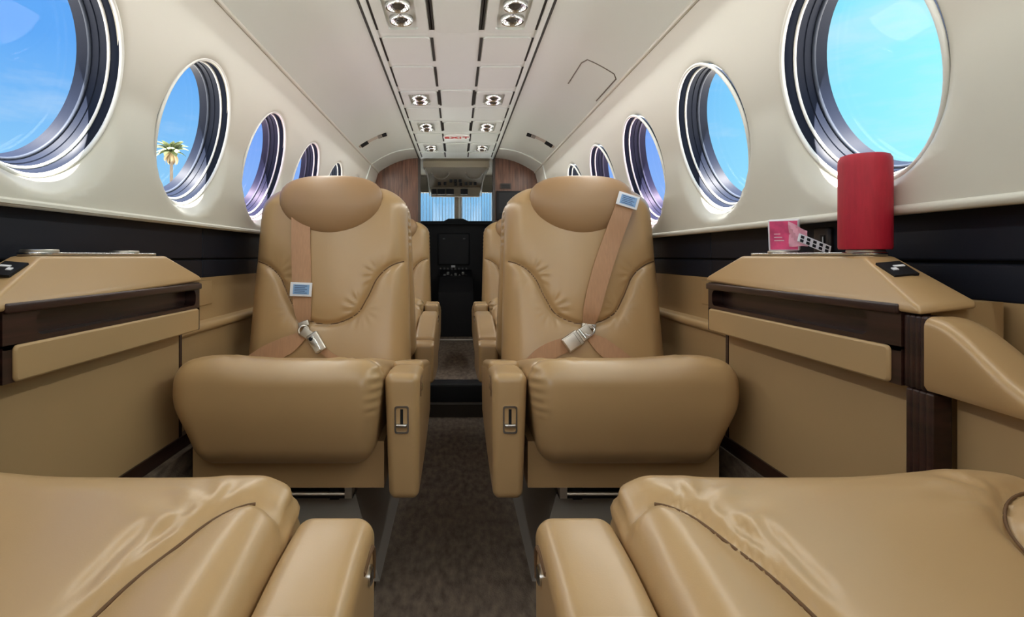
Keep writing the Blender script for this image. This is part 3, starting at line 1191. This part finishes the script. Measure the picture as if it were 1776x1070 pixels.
# seat belts -------------------------------------------------------------------
def on_back(px, py, X0, off=.005, head=True):
    """Point of a seat's backrest (in the seat's own frame) seen in direction px, py."""
    a, b = (px - VPX) / F_PX, (VPY - py) / F_PX
    Y = 1.7
    for _ in range(12):
        x, z = a * Y - X0, b * Y + EYE
        x = max(-.235, min(.235, x))
        yf = back_front(x, max(ZB0, min(ZB1, z))) - off
        zh = EYE + .168
        q = (x / .152) ** 2 + ((z - zh) / (.070 if z > zh else .112)) ** 2
        if q < 1 and head:
            yf = min(yf, back_center_y(z) - .074 - .046 * math.sqrt(1 - q) - off)
        Y = Y3 + yf
    return Vector((a * Y - X0, yf, b * Y + EYE))


def ribbon(pts, widths, th=.0022, smooth=8):
    P = smooth_line(pts, smooth)
    n = len(P)
    W = np.interp(np.linspace(0, 1, n), np.linspace(0, 1, len(widths)), widths)
    V, Fs = [], []
    for i, p in enumerate(P):
        t = (P[min(i + 1, n - 1)] - P[max(i - 1, 0)]).normalized()
        nrm = Vector((0, -1, .1)).normalized()
        s = t.cross(nrm).normalized()
        u = s.cross(t).normalized()
        if u.y > 0:
            u = -u
        for a, b in ((-1, 0), (1, 0), (1, 1), (-1, 1)):
            V.append(p + s * a * W[i] / 2 + u * b * th)
    for i in range(n - 1):
        for k in range(4):
            Fs.append((i * 4 + k, i * 4 + (k + 1) % 4, (i + 1) * 4 + (k + 1) % 4, (i + 1) * 4 + k))
    Fs += [(0, 1, 2, 3), tuple(4 * (n - 1) + k for k in (3, 2, 1, 0))]
    return V, Fs


def flat_block(seat_, name, px, py, X0, w, h, t, ang, m, off, parent=None, r=.002, hole=False):
    c = on_back(px, py, X0, off)
    M = Matrix.Translation(c) @ Matrix.Rotation(-SHEAR * .9, 4, 'X') @ Matrix.Rotation(math.radians(ang), 4, 'Y')
    return part(name, rot(rbox((0, 0, 0), (w / 2, t / 2, h / 2), r, 3, (1, 1, 1)), M), m, parent or seat_), M


def label_tag(seat_, px, py, X0, ang, off):
    o, M = flat_block(seat_, 'belt_label', px, py, X0, .062, .040, .004, ang, PAPER, off, r=.0015)
    part('print_field', rot(box(-.022, .024, -.0026, -.0020, -.014, .014), M), LABELBLUE, o, smooth=False)
    for k in range(5):
        z = -.010 + k * .005
        part('print_line', rot(box(-.018, .018 - .006 * (k % 2), -.0031, -.0025, z - .0008, z + .0008), M), mat('print_ink', (.06, .09, .2), .6), o, smooth=False)


def belt(seat_, X0, name, pxs, widths, off=.005, head=True):
    return part(name, ribbon([on_back(x, y, X0, off, head) for x, y in pxs], widths), BELT, seat_, angle=40)


# left seat
belt(s3l, XL, 'shoulder_belt', [(522, 372), (522, 420), (523, 470), (524, 520), (526, 545), (529, 558)], [.055, .055, .055, .053, .045, .034], .005, False)
belt(s3l, XL, 'lap_belt', [(432, 638), (465, 615), (500, 598), (528, 580)], [.060, .055, .05, .022], .010)
belt(s3l, XL, 'lap_belt', [(556, 604), (575, 618), (600, 630), (625, 638)], [.022, .018, .02, .03], .012)
label_tag(s3l, 522, 502, XL, 2, .014)
flat_block(s3l, 'belt_fitting', 527, 562, XL, .030, .016, .012, -20, STEEL, .014)
part('belt_ring', tube([on_back(527 + 9 * math.cos(a), 574 + 9 * math.sin(a), XL, .018) for a in np.linspace(0, 2 * math.pi, 16, endpoint=False)], .003, 8, True), STEEL, s3l)
flat_block(s3l, 'buckle_tongue', 533, 579, XL, .036, .026, .010, 34, STEEL, .018)
o, M = flat_block(s3l, 'buckle', 549, 594, XL, .034, .058, .016, -33, STEEL, .022, r=.004)
part('buckle_flap', rot(rbox((-.006, -.010, -.002), (.010, .004, .024), .003, 3, (1, 1, 1)), M), CHROME, o)
part('buckle_button', rot(lathe([(.005, 0), (.005, .003), (.0005, .0035)], 16, Matrix.Translation((-.006, -.0135, .015)) @ Matrix.Rotation(math.pi / 2, 4, 'X')), M), BLACK, o)

# right seat
belt(s3r, XR, 'shoulder_belt', [(1092, 336), (1078, 372), (1062, 415), (1046, 462), (1034, 505), (1026, 540), (1021, 562)], [.052, .052, .053, .054, .052, .048, .034], .012)
belt(s3r, XR, 'lap_belt', [(918, 640), (940, 618), (960, 606), (985, 596)], [.05, .050, .046, .040], .010)
belt(s3r, XR, 'lap_belt', [(1024, 584), (1042, 598), (1068, 618), (1095, 640)], [.022, .045, .05, .05], .008)
label_tag(s3r, 1089, 348, XR, 18, .022)
flat_block(s3r, 'belt_fitting', 1021, 566, XR, .040, .014, .010, 6, STEEL, .016)
part('belt_ring', tube([on_back(1022 + 9 * math.cos(a), 573 + 9 * math.sin(a), XR, .020) for a in np.linspace(0, 2 * math.pi, 16, endpoint=False)], .003, 8, True), CHROME, s3r)
flat_block(s3r, 'buckle_tongue', 1013, 578, XR, .044, .036, .010, -34, STEEL, .018)
part('tongue_bar', tube([on_back(1004, 571, XR, .027), on_back(1016, 586, XR, .027)], .0035, 8), CHROME, s3r)
o, M = flat_block(s3r, 'buckle', 993, 592, XR, .050, .044, .016, -34, STEEL, .022, r=.003)
part('buckle_flap', rot(rbox((-.004, -.0095, 0), (.019, .003, .019), .002, 3, (1, 1, 1)), M), mat('satin_plate', (.66, .62, .57), .3, metal=1.0), o)

# ------------------------------------------------------------------ cockpit
def at(px, py, Y):
    return ((px - VPX) / F_PX * Y, Y, EYE + (VPY - py) / F_PX * Y)


CKG = mat('cockpit_grey', (.26, .24, .20), .7)
part('ceiling_cockpit', box(-.72, .72, YF, 5.3, EYE + .68, EYE + .72), BEIGE, smooth=False, kind='structure')
for sx in (-1, 1):
    cs = part('wall_cockpit_left' if sx < 0 else 'wall_cockpit_right', box(*sorted((sx * .70, sx * .74)), YF, 4.93, 0, EYE + .72), CKG, smooth=False, kind='structure')
    # slanted liner between door post and windshield
    V = [(sx * .262, 4.03, EYE + .66), (sx * .33, 4.95, EYE + .56), (sx * .33, 4.95, EYE + .50), (sx * .262, 4.03, EYE + .45),
         (sx * .30, 4.03, EYE + .66), (sx * .38, 4.95, EYE + .56), (sx * .38, 4.95, EYE + .50), (sx * .30, 4.03, EYE + .45)]
    Fs = [(0, 1, 2, 3), (7, 6, 5, 4), (0, 4, 5, 1), (3, 2, 6, 7), (0, 3, 7, 4), (1, 5, 6, 2)]
    part('corner_liner', (V, Fs), mat('liner_grey', (.24, .22, .19), .6), cs, smooth=False)
# windshield frame: solid front with two openings
x0, _, zb = at(727, 386, 4.95)
x1 = at(788, 386, 4.95)[0]
x2 = at(801, 386, 4.95)[0]
x3 = at(853, 386, 4.95)[0]
zt = at(0, 334, 4.95)[2]
cs = part('wall_cockpit_front', join(box(-.72, x0, 4.93, 5.0, 0, EYE + .72), box(x3, .72, 4.93, 5.0, 0, EYE + .72),
     box(x0, x3, 4.93, 5.0, 0, zb), box(x0, x3, 4.93, 5.0, zt, EYE + .72)), CKG, smooth=False, kind='structure')
bevel(part('centre_post', box(x1, x2, 4.90, 5.02, zb - .05, zt + .02), mat('post_beige', (.45, .40, .33), .5), cs, smooth=False), .01)
part('post_trim', rbox((at(797, 360, 4.89)[0], 4.885, (zb + zt) / 2), (.010, .008, (zt - zb) / 2), .004, 3, (1, 1, 1)), RIM, cs)
for a, b in ((x0, x1), (x2, x3)):
    wi += 1
    r = link('window_%d' % wi, None, None, kind='structure')
    part('pane', box(a - .01, b + .01, 4.962, 4.966, zb - .01, zt + .01), SHIELDGLASS, r, smooth=False)
    # ribbed silver-blue sun shade hung inside the pane
    nr = 22
    for k in range(nr):
        xa = a + (b - a) * (k + .5) / nr
        if k % 2 == 0:
            part('shade_rib', box(xa - .0016, xa + .0016, 4.955, 4.958, zb, zt), mat('shade_rib', (.6, .68, .75), .5), r, smooth=False)

op = thing('overhead_panel', 'beige cockpit overhead panel with black switches above the windshield', 'panel')
A = [at(734, 290, 4.12), at(849, 290, 4.12), at(833, 326, 4.62), at(747, 326, 4.62)]
Bk = [(p[0], p[1] + .02, p[2] + .06) for p in A]
part('panel_face', (A + Bk, [(0, 3, 2, 1), (4, 5, 6, 7), (0, 1, 5, 4), (1, 2, 6, 5), (2, 3, 7, 6), (3, 0, 4, 7)]), BEIGE, op, smooth=False)


def on_panel(px, py):
    t = (py - 290) / 36.0
    return Vector(at(px, py, 4.12 + .50 * t)) + Vector((0, -.004, -.006))


sw = [(762, 316), (772, 316), (782, 311), (790, 311), (798, 311), (790, 317), (799, 317), (808, 316), (816, 316), (824, 316)]
for px, py in sw:
    p = on_panel(px, py)
    part('switch', rbox(p, (.011, .012, .018), .003, 2, (1, 1, 1)), BLACK, op)
for cx in (764, 822):
    pts = [on_panel(cx + 15 * math.cos(a), 297 + 12 * math.sin(a)) for a in np.linspace(.15, math.pi - .15, 14)]
    part('speaker_rim', tube(pts, .006, 6), mat('rim_beige', (.42, .38, .31), .5), op)
for sx, pts in ((-1, [(736, 291), (741, 300), (744, 318), (746, 338)]), (1, [(846, 291), (840, 300), (836, 318), (834, 338)])):
    part('side_bead', tube(smooth_line([on_panel(*p) for p in pts], 5), .007, 6), mat('rim_beige', (.42, .38, .31), .5), op)
lo = [at(747, 325, 4.60), at(833, 325, 4.60), at(832, 341, 4.66), at(748, 341, 4.66)]
lob = [(p[0], p[1] + .05, p[2]) for p in lo]
part('lower_fascia', (lo + lob, [(0, 3, 2, 1), (4, 5, 6, 7), (0, 1, 5, 4), (1, 2, 6, 5), (2, 3, 7, 6), (3, 0, 4, 7)]), BEIGE, op, smooth=False)
for a, b in ((744, 757), (759, 772), (774, 787), (799, 811)):
    p, q = at(max(a, 749), 328, 4.60), at(b, 338, 4.63)
    part('gauge_window', box(p[0], q[0], 4.585, 4.64, q[2], p[2]), BLACK, op, smooth=False)

ip = thing('instrument_panel', 'black instrument panel and glare shield below the windshield', 'panel')
gx0, gx1 = -.66, .66
part('fascia', box(gx0, gx1, 4.72, 4.78, .14, EYE + .255), BLACK, ip, smooth=False)
gl = [(gx0, EYE + .255), (gx1, EYE + .255), (gx1, EYE + .280), (at(812, 0, 4.7)[0], EYE + .280), (at(803, 0, 4.7)[0], EYE + .300),
      (at(778, 0, 4.7)[0], EYE + .300), (at(770, 0, 4.7)[0], EYE + .280), (gx0, EYE + .280)]
part('glare_shield', prism(gl, 4.62, 4.87, 'y'), mat('shield_black', (.014, .016, .018), .85), ip, smooth=False)
p, q = at(762, 407, 4.70), at(812, 457, 4.70)
part('display_bezel', rbox(((p[0] + q[0]) / 2, 4.705, (p[2] + q[2]) / 2), ((q[0] - p[0]) / 2 + .012, .014, (p[2] - q[2]) / 2 + .012), .006, 2, (1, 1, 1)), BLACK, ip)
part('display', box(p[0], q[0], 4.688, 4.692, q[2], p[2]), GREYSCREEN, ip, smooth=False)
p = at(786, 462, 4.68)
part('marker_plate', box(p[0] - .016, p[0] + .016, 4.690, 4.72, p[2] - .008, p[2] + .008), PAPER, ip, smooth=False)
for k in range(16):
    px, py = 764 + (k % 8) * 6.4, 466 + (k // 8) * 9
    p = at(px, py, 4.712)
    part('knob', rbox(p, (.009, .010, .009), .004, 2, (1, 1, 1)), mat('knob_dim', (.07, .07, .075), .35), ip)
for px, py in ((770, 414), (805, 414)):
    p = at(px, py, 4.686)
    part('screen_button', rbox(p, (.010, .004, .005), .002, 2, (1, 1, 1)), mat('knob_dim', (.07, .07, .075), .35), ip)
pd = thing('control_pedestal', 'black cockpit control pedestal with throttle levers', 'pedestal')
part('body', prism([(4.15, .14), (4.15, .46), (4.35, .56), (4.66, .61), (4.66, .14)], -.13, .12, 'x'), BLACK, pd, smooth=False)
for k, (px, py, hgt) in enumerate([(771, 478, .05), (777, 474, .06), (783, 480, .045), (790, 476, .05), (797, 480, .04), (803, 474, .05), (808, 484, .04)]):
    p = Vector(at(px, py, 4.42))
    base = Vector((p.x, 4.45, .575))
    part('lever', tube([base, p], .006, 6), GREYP, pd)
    part('lever_knob', rbox(p, (.011, .011, .013), .005, 2, (1, 1, 1)), mat('knob_grey', (.10, .10, .10), .3), pd)

# monitor on the right bulkhead
mo = thing('wall_monitor', 'dark flat monitor mounted on the wood bulkhead panel', 'monitor', (0, 0, 0))
p, q = at(861, 331, 3.96), at(913, 382, 3.96)
part('bezel', rbox(((p[0] + q[0]) / 2, 3.972, (p[2] + q[2]) / 2), ((q[0] - p[0]) / 2, .014, (p[2] - q[2]) / 2), .005, 2, (1, 1, 1)), BLACK, mo)
part('screen', box(p[0] + .016, q[0] - .016, 3.955, 3.959, q[2] + .05, p[2] - .014), GREYSCREEN, mo, smooth=False)
p, q = at(868, 318, 3.97), at(886, 327, 3.97)
lv = thing('small_grille', 'small dark grille above the monitor on the wood bulkhead', 'grille')
part('frame', box(p[0], q[0], 3.972, 3.986, q[2], p[2]), mat('grille_brown', (.045, .03, .024), .5), lv, smooth=False)
for k in range(3):
    z = q[2] + (p[2] - q[2]) * (k + .8) / 4
    part('slat', box(p[0] + .006, q[0] - .006, 3.968, 3.973, z - .002, z + .002), BLACK, lv, smooth=False)

# ------------------------------------------------------------------ outside
part('ground', box(-400, 400, -300, 500, -1.35, -1.3), TARMAC, kind='structure', smooth=False)


def palm(label, px, py, Y, crown, seed):
    rnd = random.Random(seed)
    c = Vector(at(px, py, Y))
    root = thing('palm_tree', label, 'palm tree', (c.x, c.y, -1.3), 0, 'palm trees outside')
    H = c.z + 1.3
    pts = [(.15 * math.sin(z * .2) * z / H, 0, z) for z in np.linspace(0, H, 10)]
    off = pts[-1][0]
    pts = [(p[0] - off, p[1], p[2]) for p in pts]
    part('trunk', tube(pts, [.26 - .12 * i / 9 for i in range(10)], 8), BARK, root)
    for dry, cnt, nm, m in ((False, 34, 'fronds', FROND), (True, 26, 'dry_skirt', DRYFROND)):
        V, Fs = [], []
        for k in range(cnt):
            az = rnd.uniform(0, 2 * math.pi)
            el = rnd.uniform(-.1, 1.2) if not dry else rnd.uniform(-1.3, -.35)
            L = crown * rnd.uniform(.75, 1.05) * (.8 if dry else 1)
            w = crown * .17
            seg = 6
            p = Vector((0, 0, H))
            base = len(V)
            e = el
            s = Vector((-math.sin(az), math.cos(az), 0))
            for i in range(seg + 1):
                ww = w * math.sin(math.pi * (0.12 + .86 * i / seg))
                V.append(p - s * ww - Vector((0, 0, ww * .4)))
                V.append(p)
                V.append(p + s * ww - Vector((0, 0, ww * .4)))
                d = Vector((math.cos(az) * math.cos(e), math.sin(az) * math.cos(e), math.sin(e)))
                p = p + d * L / seg
                e -= .22
            for i in range(seg):
                a = base + i * 3
                Fs += [(a, a + 1, a + 4, a + 3), (a + 1, a + 2, a + 5, a + 4)]
        part(nm, (V, Fs), m, root, angle=30)


palm('tall palm tree outside the window over the empty console tray', 297, 262, 60, 2.0, 3)
palm('distant palm tree low outside a window beyond the red cylinder', 1246, 312, 150, 2.6, 8)
